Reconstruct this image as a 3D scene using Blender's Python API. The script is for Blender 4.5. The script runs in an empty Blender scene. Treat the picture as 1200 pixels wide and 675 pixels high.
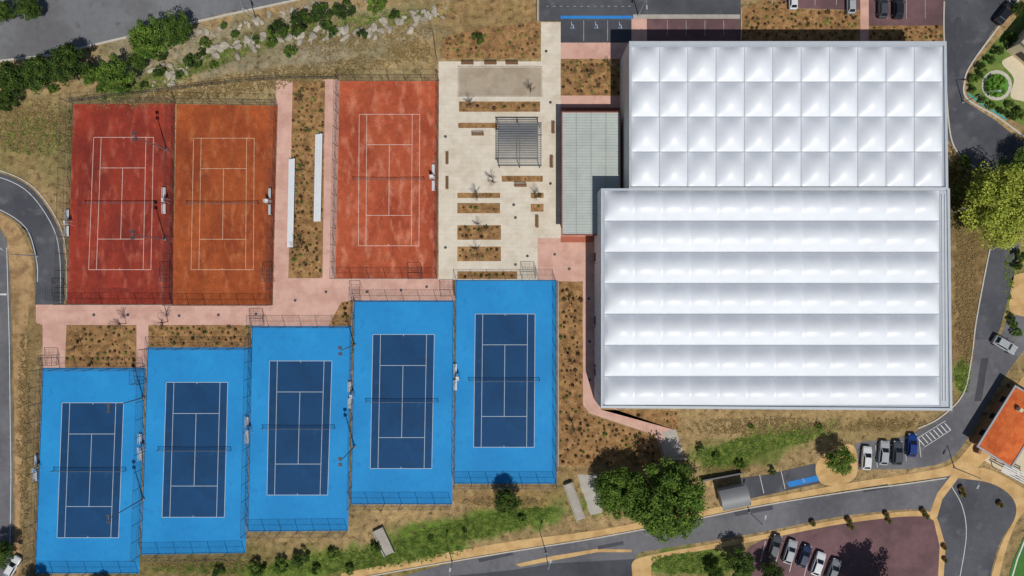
import bpy, math, random, bmesh
import numpy as np
from mathutils import Vector, Matrix
random.seed(7); np.random.seed(7)
H=122.0; S=6.56
scene=bpy.context.scene; COL=scene.collection
def W(px,py,z=0.0):
    k=(1-z/H)/S
    return ((px-600)*k,(337.5-py)*k,z)
def C(r,g,b):
    f=lambda c:(c/255/12.92 if c<=10 else ((c/255+0.055)/1.055)**2.4)
    return (f(r),f(g),f(b),1)
# ---------------------------------------------------------------- materials
def M(name,base,base2=None,ms=0.3,lo=0.45,hi=0.6,stretch=(1,1,1),L=.12,Md=.1,F=.12,fs=6,rough=.9,bump=0,metal=0,brick=None,spec=.3,attr=None,objvar=0,base3=None,ms3=1.2,lo3=.6,hi3=.7,st3=(1,1,1),trans=0):
    m=bpy.data.materials.new(name); m.use_nodes=True
    nt=m.node_tree; N=nt.nodes; K=nt.links
    bs=N['Principled BSDF']; bs.inputs['Roughness'].default_value=rough; bs.inputs['Metallic'].default_value=metal
    bs.inputs['Specular IOR Level'].default_value=spec
    tc=N.new('ShaderNodeTexCoord')
    def noise(sc,det=4,vec=None):
        n=N.new('ShaderNodeTexNoise'); n.inputs['Scale'].default_value=sc; n.inputs['Detail'].default_value=det
        K.new(vec or tc.outputs['Object'],n.inputs['Vector']); return n.outputs['Fac']
    def mr(v,a,b,c,d):
        n=N.new('ShaderNodeMapRange'); K.new(v,n.inputs[0])
        for i,x in zip((1,2,3,4),(a,b,c,d)): n.inputs[i].default_value=x
        return n.outputs[0]
    def mul(a,b):
        n=N.new('ShaderNodeMath'); n.operation='MULTIPLY'; K.new(a,n.inputs[0]); K.new(b,n.inputs[1]); return n.outputs[0]
    def mix(f,a,b):
        n=N.new('ShaderNodeMix'); n.data_type='RGBA'; K.new(f,n.inputs[0])
        for s,i in ((a,6),(b,7)):
            if isinstance(s,tuple): n.inputs[i].default_value=s
            else: K.new(s,n.inputs[i])
        return n.outputs[2]
    def mapv(s):
        mp=N.new('ShaderNodeMapping'); mp.inputs['Scale'].default_value=s; K.new(tc.outputs['Object'],mp.inputs[0]); return mp.outputs[0]
    if attr:
        a=N.new('ShaderNodeAttribute'); a.attribute_name=attr; col=a.outputs['Color']
    else:
        r=N.new('ShaderNodeRGB'); r.outputs[0].default_value=base; col=r.outputs[0]
    if base2: col=mix(mr(noise(ms,6,mapv(stretch)),lo,hi,0,1),col,base2)
    if base3: col=mix(mr(noise(ms3,6,mapv(st3)),lo3,hi3,0,1),col,base3)
    if brick:
        b=N.new('ShaderNodeTexBrick'); K.new(tc.outputs['Object'],b.inputs['Vector'])
        b.inputs['Scale'].default_value=1; b.inputs['Brick Width'].default_value=brick[0]; b.inputs['Row Height'].default_value=brick[1]
        b.inputs['Mortar Size'].default_value=brick[2]; b.offset=brick[4] if len(brick)>4 else .5
        v=brick[3]
        b.inputs['Color1'].default_value=(1,1,1,1); b.inputs['Color2'].default_value=(1-v*.4,)*3+(1,); b.inputs['Mortar'].default_value=(1-v,)*3+(1,)
        n=N.new('ShaderNodeMix'); n.data_type='RGBA'; n.blend_type='MULTIPLY'; n.inputs[0].default_value=1
        K.new(col,n.inputs[6]); K.new(b.outputs[0],n.inputs[7]); col=n.outputs[2]
    f=mr(noise(.07,3),.3,.7,1-L,1+L)
    f=mul(f,mr(noise(.9,5),.3,.7,1-Md,1+Md))
    fine=noise(fs,3); f=mul(f,mr(fine,.3,.7,1-F,1+F))
    if objvar:
        oi=N.new('ShaderNodeObjectInfo'); f=mul(f,mr(oi.outputs['Random'],0,1,1-objvar,1+objvar))
    vm=N.new('ShaderNodeVectorMath'); vm.operation='SCALE'; K.new(col,vm.inputs[0]); K.new(f,vm.inputs['Scale'])
    K.new(vm.outputs[0],bs.inputs['Base Color'])
    if trans:
        tr=N.new('ShaderNodeBsdfTranslucent'); K.new(vm.outputs[0],tr.inputs[0]); mx=N.new('ShaderNodeMixShader'); mx.inputs[0].default_value=trans
        K.new(bs.outputs[0],mx.inputs[1]); K.new(tr.outputs[0],mx.inputs[2]); K.new(mx.outputs[0],N['Material Output'].inputs[0])
    if bump:
        bp=N.new('ShaderNodeBump'); bp.inputs['Strength'].default_value=bump; bp.inputs['Distance'].default_value=.15
        K.new(noise(2.2,8),bp.inputs['Height']); K.new(bp.outputs[0],bs.inputs['Normal'])
    return m
def P(name,c,rough=.5,metal=0,spec=.5):
    return M(name,c,L=.02,Md=.03,F=.03,rough=rough,metal=metal,spec=spec)
def Mwire(name,c,pitch,t):
    m=bpy.data.materials.new(name); m.use_nodes=True; nt=m.node_tree; N=nt.nodes; K=nt.links
    bs=N['Principled BSDF']; bs.inputs['Base Color'].default_value=c; bs.inputs['Roughness'].default_value=.6
    uv=N.new('ShaderNodeUVMap'); sp=N.new('ShaderNodeSeparateXYZ'); K.new(uv.outputs[0],sp.inputs[0])
    outs=[]
    for i in (0,1):
        a=N.new('ShaderNodeMath'); a.operation='MULTIPLY'; K.new(sp.outputs[i],a.inputs[0]); a.inputs[1].default_value=1/pitch
        b=N.new('ShaderNodeMath'); b.operation='FRACT'; K.new(a.outputs[0],b.inputs[0])
        c2=N.new('ShaderNodeMath'); c2.operation='LESS_THAN'; K.new(b.outputs[0],c2.inputs[0]); c2.inputs[1].default_value=t
        outs.append(c2.outputs[0])
    mx=N.new('ShaderNodeMath'); mx.operation='MAXIMUM'; K.new(outs[0],mx.inputs[0]); K.new(outs[1],mx.inputs[1])
    K.new(mx.outputs[0],bs.inputs['Alpha'])
    return m
m_ground=M('dry_ground',None,attr='col',L=.14,Md=.24,F=.3,fs=5,bump=.8,rough=1,spec=.05,base2=C(92,78,50),ms=1.0,lo=.54,hi=.72)
m_asph=M('asphalt_dark',C(82,83,88),base2=C(70,71,77),ms=.12,L=.12,Md=.08,F=.14,fs=9,rough=.85,base3=C(98,98,101),ms3=.4,lo3=.56,hi3=.75)
m_asph2=M('asphalt_weathered',C(114,115,117),base2=C(102,102,104),ms=.1,L=.1,Md=.08,F=.12,fs=9,base3=C(92,92,94),ms3=.5,lo3=.6,hi3=.75)
m_asph3=M('asphalt_mid',C(106,106,109),base2=C(90,90,95),ms=.1,L=.12,Md=.1,F=.12,fs=9,base3=C(118,117,118),ms3=.4,lo3=.58,hi3=.75)
m_asph4=M('asphalt_fresh',C(74,75,81),base2=C(64,65,71),ms=.1,L=.1,Md=.1,F=.14,fs=9)
m_purple=M('tinted_parking_asphalt',C(112,84,86),base2=C(98,74,76),ms=.2,L=.1,Md=.1,F=.1,fs=8)
m_tan=M('ochre_pavement',C(200,166,114),base2=C(184,148,98),ms=.4,L=.06,Md=.07,F=.08)
m_pink=M('pink_concrete',C(206,166,150),base2=C(194,152,136),ms=.35,L=.06,Md=.05,F=.06,brick=(4.0,4.0,.035,.13,0),base3=C(182,144,128),ms3=.5,lo3=.6,hi3=.75)
m_cream=M('cream_paving',C(212,202,184),base2=C(202,190,170),ms=.3,L=.05,Md=.05,F=.06,brick=(1.6,.8,.03,.12))
m_petq=M('petanque_gravel',C(166,152,132),base2=C(154,140,120),ms=.4,L=.06,Md=.05,F=.1)
m_mulch=M('bark_mulch_soil',C(158,122,82),base2=C(124,94,62),ms=.8,lo=.4,hi=.62,L=.12,Md=.18,F=.25,fs=4,bump=.5,rough=1,spec=.05)
m_conc=M('grey_concrete',C(166,160,150),L=.08,Md=.1,F=.1)
m_kerb=M('pale_kerb_stone',C(184,178,166),L=.05,Md=.08,F=.1)
m_wline=M('white_road_paint',C(200,200,197),L=.03,Md=.12,F=.12)
m_cline=M('white_court_paint',C(178,190,198),L=.02,Md=.06,F=.06)
m_lineA=M('dusty_white_line_paint',C(206,182,170),L=.03,Md=.15,F=.12)
m_lineB=M('faded_dusty_line_paint',C(202,166,138),L=.03,Md=.18,F=.14)
m_blue=M('blue_acrylic_surround',C(28,130,192),base2=C(34,139,200),ms=.09,lo=.42,hi=.62,L=.06,Md=.04,F=.03,rough=.75,base3=C(26,119,181),ms3=.6,lo3=.58,hi3=.8)
m_dblue=M('dark_blue_acrylic',C(9,63,106),base2=C(7,56,95),ms=.15,L=.09,Md=.06,F=.04,rough=.75,base3=C(18,74,114),ms3=.5,lo3=.6,hi3=.8)
m_clayA=M('red_clay',C(146,54,38),base2=C(116,42,32),ms=.16,lo=.42,hi=.62,stretch=(1,.5,1),L=.1,Md=.16,F=.16,fs=4,base3=C(164,86,66),ms3=.6,lo3=.52,hi3=.74,st3=(1.3,.45,1))
m_clayA2=M('damp_clay',C(106,40,32),base2=C(136,52,38),ms=.6,lo=.35,hi=.6,L=.1,Md=.14,F=.16)
m_clayB=M('orange_clay',C(158,78,38),base2=C(132,60,30),ms=.16,lo=.42,hi=.62,stretch=(1,.5,1),L=.1,Md=.16,F=.16,fs=4,base3=C(170,100,60),ms3=.6,lo3=.52,hi3=.74,st3=(1.3,.45,1))
m_clayC=M('coral_clay',C(172,84,54),base2=C(148,66,42),ms=.16,lo=.44,hi=.62,stretch=(1,.5,1),L=.1,Md=.16,F=.16,fs=4,base3=C(194,120,92),ms3=.5,lo3=.5,hi3=.72,st3=(1.3,.5,1))
m_membrane=M('white_air_cushion_membrane',C(219,223,228),L=.03,Md=.02,F=.01,rough=.4,spec=.4,objvar=.02)
m_membrane2=M('white_barrel_membrane',C(218,222,227),L=.03,Md=.02,F=.01,rough=.4,spec=.4,objvar=.015)
m_white=P('white_painted_metal',C(208,212,214),.5)
m_wall=M('white_cladding',C(200,200,198),L=.03,Md=.04,F=.03,rough=.6)
m_parap=P('pale_grey_roof_edge',C(176,182,188),.5)
m_seam=P('aluminium_roof_seam',C(160,166,174),.6)
m_seam2=P('grey_rib',C(142,150,146),.6)
m_metal=M('grey_roof_sheet',C(176,182,176),base2=C(168,175,170),ms=.3,L=.04,Md=.04,F=.03,rough=.7,spec=.2)
m_dgrey=P('dark_grey_steel',C(66,68,72),.5)
m_mgrey=P('mid_grey_steel',C(116,118,120),.5)
m_rust=P('oxide_red_trim',C(146,82,68),.7)
m_galv=P('galvanised_steel',C(150,154,158),.5)
m_black=P('black_rubber',C(30,30,32),.8)
m_glass=P('dark_car_glass',C(28,34,42),.12)
m_lamp=P('headlamp_glass',C(220,225,230),.2)
m_tail=P('red_tail_lamp',C(150,20,18),.3)
m_rim=P('alloy_rim',C(170,172,176),.3,.6)
m_wood=M('brown_timber',C(120,88,60),L=.05,Md=.1,F=.1)
m_bark=M('tree_bark',C(92,76,60),L=.05,Md=.15,F=.2)
m_rock=M('limestone_rock',C(170,162,146),base2=C(132,124,110),ms=.8,L=.1,Md=.15,F=.15,bump=.5,objvar=.2)
m_tile=M('terracotta_roof_tile',C(212,110,56),base2=C(194,92,44),ms=.8,L=.05,Md=.08,F=.08,brick=(.9,.28,.04,.22))
m_beige=M('beige_render',C(204,190,162),L=.04,Md=.05,F=.05)
m_brownwall=M('brown_wall_coping',C(136,104,80),L=.04,Md=.08,F=.08)
m_bluebay=M('blue_parking_paint',C(46,124,192),L=.03,Md=.06,F=.06)
m_field=M('green_turf',C(66,114,48),L=.05,Md=.08,F=.1)
m_lawn=M('garden_lawn',C(90,116,50),base2=C(114,126,62),ms=.5,L=.1,Md=.15,F=.2,bump=.4)
m_lawn2=M('bright_round_lawn',C(92,144,58),base2=C(78,128,50),ms=.8,L=.05,Md=.15,F=.2,bump=.3)
m_pool=P('turquoise_pool_tile',C(70,160,150),.15)
m_mesh=Mwire('fence_wire_mesh',C(48,62,62),.06,.09)
m_net=Mwire('tennis_net_mesh',C(30,32,36),.05,.12)
def leafmat(n,a,b,ov=.2):
    return M(n,a,base2=b,ms=.9,lo=.4,hi=.62,L=.1,Md=.25,F=.3,fs=3,rough=.8,spec=.2,objvar=ov,trans=.22)
m_leafD=leafmat('dark_green_foliage',C(56,78,32),C(84,106,42),.25)
m_leafF=leafmat('fresh_green_foliage',C(72,100,36),C(106,130,52),.1)
m_leafM=leafmat('mid_green_foliage',C(84,110,42),C(118,142,58))
m_leafL=leafmat('lime_hedge_foliage',C(100,150,52),C(128,172,66),.1)
m_leafY=leafmat('yellow_green_foliage',C(154,168,60),C(186,192,86),.1)
m_leafB=leafmat('olive_shrub_foliage',C(92,86,48),C(120,108,68),.35)
m_leafG=leafmat('green_shrub_foliage',C(90,108,46),C(120,130,66),.3)
m_leafK=leafmat('brown_shrub_foliage',C(86,64,42),C(106,82,56),.3)
m_grass=leafmat('grass_tuft_green',C(94,120,46),C(122,138,62))
m_dry=leafmat('grass_tuft_dry',C(160,138,94),C(132,112,72))
# ---------------------------------------------------------------- mesh builder
class MB:
    def __init__(s): s.v=[]; s.f=[]
    def poly(s,pts):
        n=len(s.v); s.v+= [tuple(p) for p in pts]; s.f.append(tuple(range(n,n+len(pts))))
    def box(s,cx,cy,cz,sx,sy,sz,rz=0):
        c,d=math.cos(rz),math.sin(rz); n=len(s.v)
        for z in (-.5,.5):
            for x,y in ((-.5,-.5),(.5,-.5),(.5,.5),(-.5,.5)):
                X,Y=x*sx,y*sy; s.v.append((cx+X*c-Y*d,cy+X*d+Y*c,cz+z*sz))
        for q in ((0,3,2,1),(4,5,6,7),(0,1,5,4),(1,2,6,5),(2,3,7,6),(3,0,4,7)): s.f.append(tuple(n+i for i in q))
    def cyl(s,a,b,r0,r1=None,k=8,cap=True):
        r1=r0 if r1 is None else r1; a=Vector(a); b=Vector(b); d=(b-a).normalized()
        u=d.orthogonal().normalized(); w=d.cross(u); n=len(s.v)
        for p,r in ((a,r0),(b,r1)):
            for i in range(k):
                t=2*math.pi*i/k; s.v.append(tuple(p+u*math.cos(t)*r+w*math.sin(t)*r))
        for i in range(k): j=(i+1)%k; s.f.append((n+i,n+j,n+k+j,n+k+i))
        if cap: s.f.append(tuple(n+k-1-i for i in range(k))); s.f.append(tuple(n+k+i for i in range(k)))
    def prism(s,xy,z0,z1):
        a=sum(xy[i][0]*xy[(i+1)%len(xy)][1]-xy[(i+1)%len(xy)][0]*xy[i][1] for i in range(len(xy)))
        if a<0: xy=xy[::-1]
        n=len(s.v); k=len(xy)
        s.v+=[(x,y,z0) for x,y in xy]+[(x,y,z1) for x,y in xy]
        s.f.append(tuple(n+k-1-i for i in range(k))); s.f.append(tuple(n+k+i for i in range(k)))
        for i in range(k): j=(i+1)%k; s.f.append((n+i,n+j,n+k+j,n+k+i))
    def mesh(s,name,off=(0,0,0)):
        me=bpy.data.meshes.new(name)
        me.from_pydata([(x-off[0],y-off[1],z-off[2]) for x,y,z in s.v],[],s.f); me.update(); return me
def mkobj(name,me,mat=None,parent=None,loc=(0,0,0),smooth=False):
    if mat and not me.materials: me.materials.append(mat)
    if smooth: me.polygons.foreach_set('use_smooth',[True]*len(me.polygons))
    o=bpy.data.objects.new(name,me); COL.objects.link(o); o.location=loc
    if parent: o.parent=parent
    return o
def thing(name,label,cat,loc=(0,0,0),rz=0,group=None):
    o=bpy.data.objects.new(name,None); COL.objects.link(o); o.location=loc; o.rotation_euler=(0,0,rz); o.empty_display_size=.3
    o['label']=label; o['category']=cat
    if group: o['group']=group
    return o
def tag(o,label,cat,group=None):
    o['label']=label; o['category']=cat
    if group: o['group']=group
def part(par,name,mb,mat,smooth=False,world=False):
    return mkobj(name,mb.mesh(name,par.location if world else (0,0,0)),mat,par,smooth=smooth)
def dup(src,loc,rz=0,sc=1,label=None,mat=None):
    def rec(o,par):
        c=o.copy(); COL.objects.link(c)
        if par: c.parent=par
        for ch in o.children: rec(ch,c)
        return c
    n=rec(src,None); n.location=loc; n.rotation_euler=(0,0,rz); n.scale=(sc,)*3 if not isinstance(sc,tuple) else sc
    if label: n['label']=label
    return n
def setmat(root,partname,mat):
    for c in root.children_recursive:
        if c.name.split('.')[0]==partname:
            c.material_slots[0].link='OBJECT'; c.material_slots[0].material=mat
def crom(pts,n=8,closed=False):
    out=[]; k=len(pts); R=range(k if closed else k-1)
    for i in R:
        g=lambda j: pts[j%k] if closed else pts[max(0,min(k-1,j))]
        p0,p1,p2,p3=g(i-1),g(i),g(i+1),g(i+2)
        for a in range(n):
            t=a/n
            out.append(tuple(.5*((2*p1[c])+(-p0[c]+p2[c])*t+(2*p0[c]-5*p1[c]+4*p2[c]-p3[c])*t*t+(-p0[c]+3*p1[c]-3*p2[c]+p3[c])*t**3) for c in (0,1)))
    if not closed: out.append(tuple(pts[-1]))
    return out
def sheet(name,pts,layer,mat,jit=0,smooth=0):
    if smooth: pts=crom(pts,smooth,True)
    if jit:
        q=[]
        for i in range(len(pts)):
            a,b=pts[i],pts[(i+1)%len(pts)]; d=math.dist(a,b); n=max(1,int(d/5))
            for t in range(n): q.append((a[0]+(b[0]-a[0])*t/n+random.uniform(-jit,jit),a[1]+(b[1]-a[1])*t/n+random.uniform(-jit,jit)))
        pts=q
    xy=[W(*p)[:2] for p in pts]
    a=sum(xy[i][0]*xy[(i+1)%len(xy)][1]-xy[(i+1)%len(xy)][0]*xy[i][1] for i in range(len(xy)))
    if a<0: xy=xy[::-1]
    z=layer*.008
    mb=MB(); mb.poly([(x,y,z) for x,y in xy])
    o=mkobj(name,mb.mesh(name),mat); o['kind']='structure'; return o
def ribbon(mb,pts,w,z,h=0):
    P3=[Vector(W(*p)[:2]) for p in pts]
    L=[];R=[]
    for i,p in enumerate(P3):
        d=(P3[min(i+1,len(P3)-1)]-P3[max(i-1,0)]).normalized(); n=Vector((-d.y,d.x))*w/2
        L.append(p+n);R.append(p-n)
    for i in range(len(P3)-1):
        q=[R[i],R[i+1],L[i+1],L[i]]
        if h: mb.prism([tuple(a) for a in q],z,z+h)
        else: mb.poly([(a.x,a.y,z) for a in q])
def strip(name,pts,w,layer,mat,h=0,smooth=0):
    if smooth: pts=crom(pts,smooth)
    mb=MB(); ribbon(mb,pts,w,layer*.008,h)
    o=mkobj(name,mb.mesh(name),mat); o['kind']='structure'; return o
def inpoly(x,y,pts):
    c=False; j=len(pts)-1
    for i in range(len(pts)):
        xi,yi=pts[i];xj,yj=pts[j]
        if (yi>y)!=(yj>y) and x<(xj-xi)*(y-yi)/(yj-yi)+xi: c=not c
        j=i
    return c
def rect(x0,y0,x1,y1): return [(x0,y0),(x1,y0),(x1,y1),(x0,y1)]
# ---------------------------------------------------------------- ground
def vnoise(X,Y,cell,seed):
    r=np.random.RandomState(seed); g=r.rand(300,300)
    x=X/cell+50; y=Y/cell+50; xi=np.floor(x).astype(int); yi=np.floor(y).astype(int); fx=x-xi; fy=y-yi
    fx=fx*fx*(3-2*fx); fy=fy*fy*(3-2*fy); G=lambda a,b:g[a%300,b%300]
    return (G(xi,yi)*(1-fx)+G(xi+1,yi)*fx)*(1-fy)+(G(xi,yi+1)*(1-fx)+G(xi+1,yi+1)*fx)*fy
xs=np.concatenate([[-4000,-1200,-400,-160],np.arange(-104,104.1,.5),[160,400,1200,4000]])
ys=np.concatenate([[-4000,-1200,-400,-110],np.arange(-62,62.1,.5),[110,400,1200,4000]])
X,Y=np.meshgrid(xs,ys); nx,ny=len(xs),len(ys)
PX=X*S+600; PY=337.5-Y*S
n1=vnoise(X,Y,6,1)*.5+vnoise(X,Y,2.5,2)*.3+vnoise(X,Y,1,3)*.2
base=np.array(C(156,132,94)[:3]); col=np.tile(base,(ny,nx,1))
def blob(cx,cy,rx,ry,c,st=1.0,ang=0,soft=.5,seed=5):
    global col
    a=math.radians(ang); dx=PX-cx; dy=PY-cy
    u=(dx*math.cos(a)+dy*math.sin(a))/rx; v=(-dx*math.sin(a)+dy*math.cos(a))/ry
    d=np.sqrt(u*u+v*v)+(n1-.5)*1.1+(vnoise(X,Y,1.5,seed)-.5)*.5
    m=np.clip((1.0-d)/soft+.5,0,1)*st
    col=col*(1-m[...,None])+np.array(c[:3])*m[...,None]
blob(300,95,260,30,C(160,140,100),1,-5)
blob(40,165,90,45,C(130,118,76),.9)
blob(330,50,230,35,C(146,136,112),.9,-8)
blob(230,75,140,12,C(108,112,64),.7,-20,seed=9)
blob(400,30,150,14,C(110,112,68),.6,-8,seed=10)
blob(590,20,90,25,C(154,124,84),.9)
blob(30,450,25,230,C(140,116,80),.9)
blob(300,665,200,22,C(116,106,64),.9)
blob(430,650,120,16,C(94,114,48),.9,-8)
blob(520,632,190,16,C(98,118,52),1,-13)
blob(560,615,130,20,C(96,118,50),1,-10)
blob(590,585,60,12,C(154,124,84),.7)
blob(480,600,60,10,C(166,140,98),.9)
blob(720,530,70,40,C(148,120,82),.8)
blob(900,515,120,38,C(150,128,90),.9)
blob(890,520,95,16,C(104,116,58),.8,-12,seed=11)
blob(860,540,40,12,C(88,104,48),.8,-8,seed=12)
blob(1135,330,28,170,C(122,100,68),.95)
blob(1128,440,14,22,C(106,122,54),.9)
blob(1130,220,24,40,C(90,92,50),.8)
blob(1170,215,40,50,C(94,100,50),.8)
blob(810,660,60,16,C(92,116,48),.95)
blob(1060,497,80,14,C(152,128,90),.8)
blob(1180,320,22,60,C(116,122,62),.8)
pt=np.clip((vnoise(X,Y,9,31)*.6+vnoise(X,Y,3,32)*.4-.5)*5,0,1)[...,None]*.35
col=col*(1-pt)+np.array(C(118,108,68)[:3])*pt
col*= (0.8+.38*vnoise(X,Y,.9,21))[...,None]
verts=[(float(a),float(b),0.) for a,b in zip(X.ravel(),Y.ravel())]
idx=np.arange(nx*ny).reshape(ny,nx)
faces=np.stack([idx[:-1,:-1],idx[:-1,1:],idx[1:,1:],idx[1:,:-1]],-1).reshape(-1,4).tolist()
me=bpy.data.meshes.new('ground'); me.from_pydata(verts,[],faces)
ca=me.color_attributes.new('col','FLOAT_COLOR','POINT')
ca.data.foreach_set('color',np.concatenate([col,np.ones((ny,nx,1))],-1).astype(np.float32).ravel())
g=mkobj('ground',me,m_ground); g['kind']='structure'
# ---------------------------------------------------------------- roads and paving
sheet('road',[(-300,-200),(345,-200),(345,-2),(330,3),(270,14),(200,31),(140,44),(90,56),(60,63),(0,71),(-300,95)],1,m_asph2)
strip('kerb',[(-20,74),(60,65),(140,46),(200,33),(270,17),(345,1),(420,-20)],.35,1,m_kerb,.25)
sheet('road',crom([(-40,198),(0,203),(38,222),(66,262),(75,300),(75,357)],8)+crom([(41,357),(41,310),(30,272),(0,248),(-40,240)],8),2,m_asph)
strip('road_marking',[(-40,203),(0,208),(34,226),(61,264),(70,300),(71,355)],.12,4,m_wline,smooth=8)
strip('road_marking',[(-20,246),(0,246),(31,268),(43,306),(44,330)],.12,4,m_wline,smooth=8)
strip('kerb',[(-40,196),(0,200),(40,220),(69,261),(78,300),(78,352)],.2,1,m_kerb,.12,smooth=8)
sheet('pavement',crom([(-40,248),(0,251),(24,270),(38,310),(40,357)],8)+[(34,357),(30,420),(26,520),(22,675),(16,675),(18,600),(17,500),(14,330),(8,278),(0,266),(-40,262)],2,M('dusty_ochre_verge',C(166,136,96),base2=C(138,110,76),ms=.5,L=.1,Md=.15,F=.2))
sheet('road',[(-80,262),(0,268),(8,282),(12,330),(15,500),(16,600),(14,700),(-80,700)],3,m_asph3)
strip('road_marking',[(8,290),(11,400),(13,560),(11,700)],.12,5,m_wline)
strip('road_marking',[(0,345),(8,345)],.3,5,m_wline)
sheet('path',[(42,356),(320,357),(322,326),(338,326),(338,324),(345,95),(327,95),(327,122),(320,357),(530,327),(530,352),(414,352),(412,382),(295,382),(295,381),(50,381),(42,378)],1,m_pink)
sheet('path',[(320,324),(530,324),(534,352),(414,352),(412,382),(296,382),(300,356),(320,356)],1.6,m_pink)
sheet('path',[(324,95),(345,95),(339,325),(318,325)],2.2,m_pink)
sheet('path',[(379,93),(398,93),(394,326),(377,326)],2.2,m_pink)
sheet('path',rect(50,380,78,432),2.2,m_pink)
sheet('path',rect(160,380,174,432),2.2,m_pink)
sheet('path',[(514,72),(634,72),(634,26),(657,26),(657,280),(632,280),(632,328),(514,328)],2.8,m_cream)
sheet('path',[(657,50),(737,50),(737,70),(657,70)],2.2,m_pink)
sheet('path',[(657,112),(733,112),(733,330),(657,330)],1.2,m_pink)
sheet('path',[(630,279),(699,279),(699,470),(770,497),(790,503),(800,535),(776,536),(768,510),(690,484),(683,474),(683,330),(630,330)],3.3,m_pink)
sheet('path',rect(657,277,697,284),3.8,M('rust_red_threshold',C(164,96,76),L=.05,Md=.08,F=.08))
sheet('petanque_court',rect(538,79,634,112),3.4,m_petq)
mb=MB()
for a,b in (((537,78),(635,78)),((635,78),(635,113)),((635,113),(537,113)),((537,113),(537,78))): ribbon(mb,[a,b],.14,.02,.08)
o=mkobj('petanque_border',mb.mesh('petanque_border'),m_conc); tag(o,'low pale edging around a gravel boules court','border')
sheet('road',[(632,-100),(868,-100),(868,25),(632,25)],2,m_asph)
sheet('parking_area',[(657,24),(740,24),(740,50),(657,50)],3,m_asph4)
sheet('parking_area',[(758,22),(868,22),(868,60),(758,60)],3,m_purple)
sheet('path',[(740,22),(758,22),(758,60),(740,60)],3,m_pink)
sheet('path',rect(742,17,868,22),3.2,m_conc)
sheet('path',[(1008,-60),(1018,-60),(1018,60),(1008,60)],3,m_pink)
sheet('parking_area',[(1018,-60),(1106,-60),(1106,30),(1018,30)],2,m_purple)
sheet('parking_area',[(880,-60),(1008,-60),(1008,12),(940,10),(880,-6)],2,m_purple)
sheet('road',[(1106,-100),(1290,-100),(1200,-4),(1175,20),(1140,70),(1128,95),(1130,118),(1165,140),(1200,168),(1240,200),(1160,200),(1135,192),(1122,180),(1108,160)],2,m_asph)
strip('kerb',[(1106,2),(1106,48),(1112,150),(1124,182),(1142,196)],.25,2,m_kerb,.13,smooth=6)
strip('kerb',[(1215,-30),(1180,18),(1140,72),(1130,95),(1133,116),(1168,137),(1210,168)],.3,2,m_kerb,.13,smooth=6)
mb=MB()
for x in (684,712): ribbon(mb,[(x,24),(x,48)],.09,.05)
for x in (782,804,826,848): ribbon(mb,[(x,24),(x,42)],.09,.05)
for x in range(640,740,8): ribbon(mb,[(x,7.5),(x+3,7.5)],.09,.05)
for x in (1040,1062,1084): ribbon(mb,[(x,-30),(x,22)],.1,.05)
for x in (905,930,955,980): ribbon(mb,[(x,-30),(x,6)],.1,.05)
o=mkobj('road_marking',mb.mesh('road_marking'),M('faded_road_paint',C(160,158,158),L=.03,Md=.15,F=.15)); o['kind']='structure'
sheet('parking_marking',rect(657,18.5,741,22),5,m_bluebay)
sheet('road',crom([(470,676),(520,662),(600,646),(700,628),(760,618),(830,604),(960,581),(1060,566),(1108,558)],4)+[(1140,548),(1150,556)]+[(1106,600),(1100,606)]+crom([(1096,600),(1060,597),(980,606),(900,622),(830,634),(770,644),(745,652),(740,690),(470,690)],4),3,m_asph3)
sheet('road',[(520,676),(600,668),(650,660),(745,655),(800,720),(500,720)],4,m_asph4)
sheet('pavement',crom([(400,672),(500,652),(600,634),(700,621),(820,598),(900,583),(1000,565),(1060,556),(1112,545),(1135,524),(1160,490),(1200,440),(1215,420)],4)+crom([(1230,460),(1200,490),(1145,548),(1115,557),(1060,565),(1000,573),(900,590),(820,606),(700,629),(600,645),(500,662),(400,682)],4),5,m_tan)
strip('kerb',[(400,681),(500,663),(600,646),(700,630),(820,607),(900,591),(1000,575),(1060,567),(1108,560)],.22,4,m_kerb,.12,smooth=6)
sheet('pavement',crom([(740,662),(748,654),(790,645),(830,638),(900,625),(980,609),(1050,600),(1090,600),(1100,612)],5)+[(1108,640),(1104,700),(1098,700),(1101,640),(1094,610)]+crom([(1086,605),(1050,606),(980,615),(900,631),(830,644),(790,650),(765,660),(762,690),(742,690)],5),5,m_tan)
sheet('pavement',[(604,661),(650,651),(700,643),(740,644),(740,647),(700,647),(652,656),(610,664)],5.5,m_tan)
sheet('parking_area',crom([(880,640),(980,615),(1050,606),(1086,606),(1100,625),(1103,700),(880,700)],5,True),4,m_purple)
sheet('road',crom([(1112,558),(1150,552),(1185,575),(1192,600),(1170,640),(1155,700)],5)+[(1106,700),(1104,640),(1092,604)],4.5,m_asph)
sheet('pavement',crom([(1108,552),(1150,548),(1180,560),(1210,580)],5)+crom([(1215,600),(1196,604),(1180,640),(1165,700)],5)+crom([(1155,700),(1172,640),(1190,604),(1185,582),(1160,566),(1120,560)],5),6,m_tan)
sheet('pavement',[(1118,552),(1126,556),(1104,585),(1098,606),(1088,604),(1098,578)],6.5,m_tan)
strip('road_marking',[(1115,570),(1128,595),(1132,630),(1122,690)],.12,7,m_wline,smooth=6)
sheet('road',crom([(1160,290),(1152,330),(1144,380),(1140,420),(1130,462),(1100,492),(1050,514),(1003,520),(1000,550)],4)+crom([(1060,550),(1110,540),(1140,505),(1160,470),(1185,430),(1205,405)],4)+[(1205,365),(1182,372),(1172,395),(1168,392),(1182,340),(1192,298),(1196,286)],2,m_asph3)
sheet('road',[(1162,288),(1194,288),(1188,325),(1172,385),(1166,398),(1142,398),(1150,340)],3,m_asph)
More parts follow.
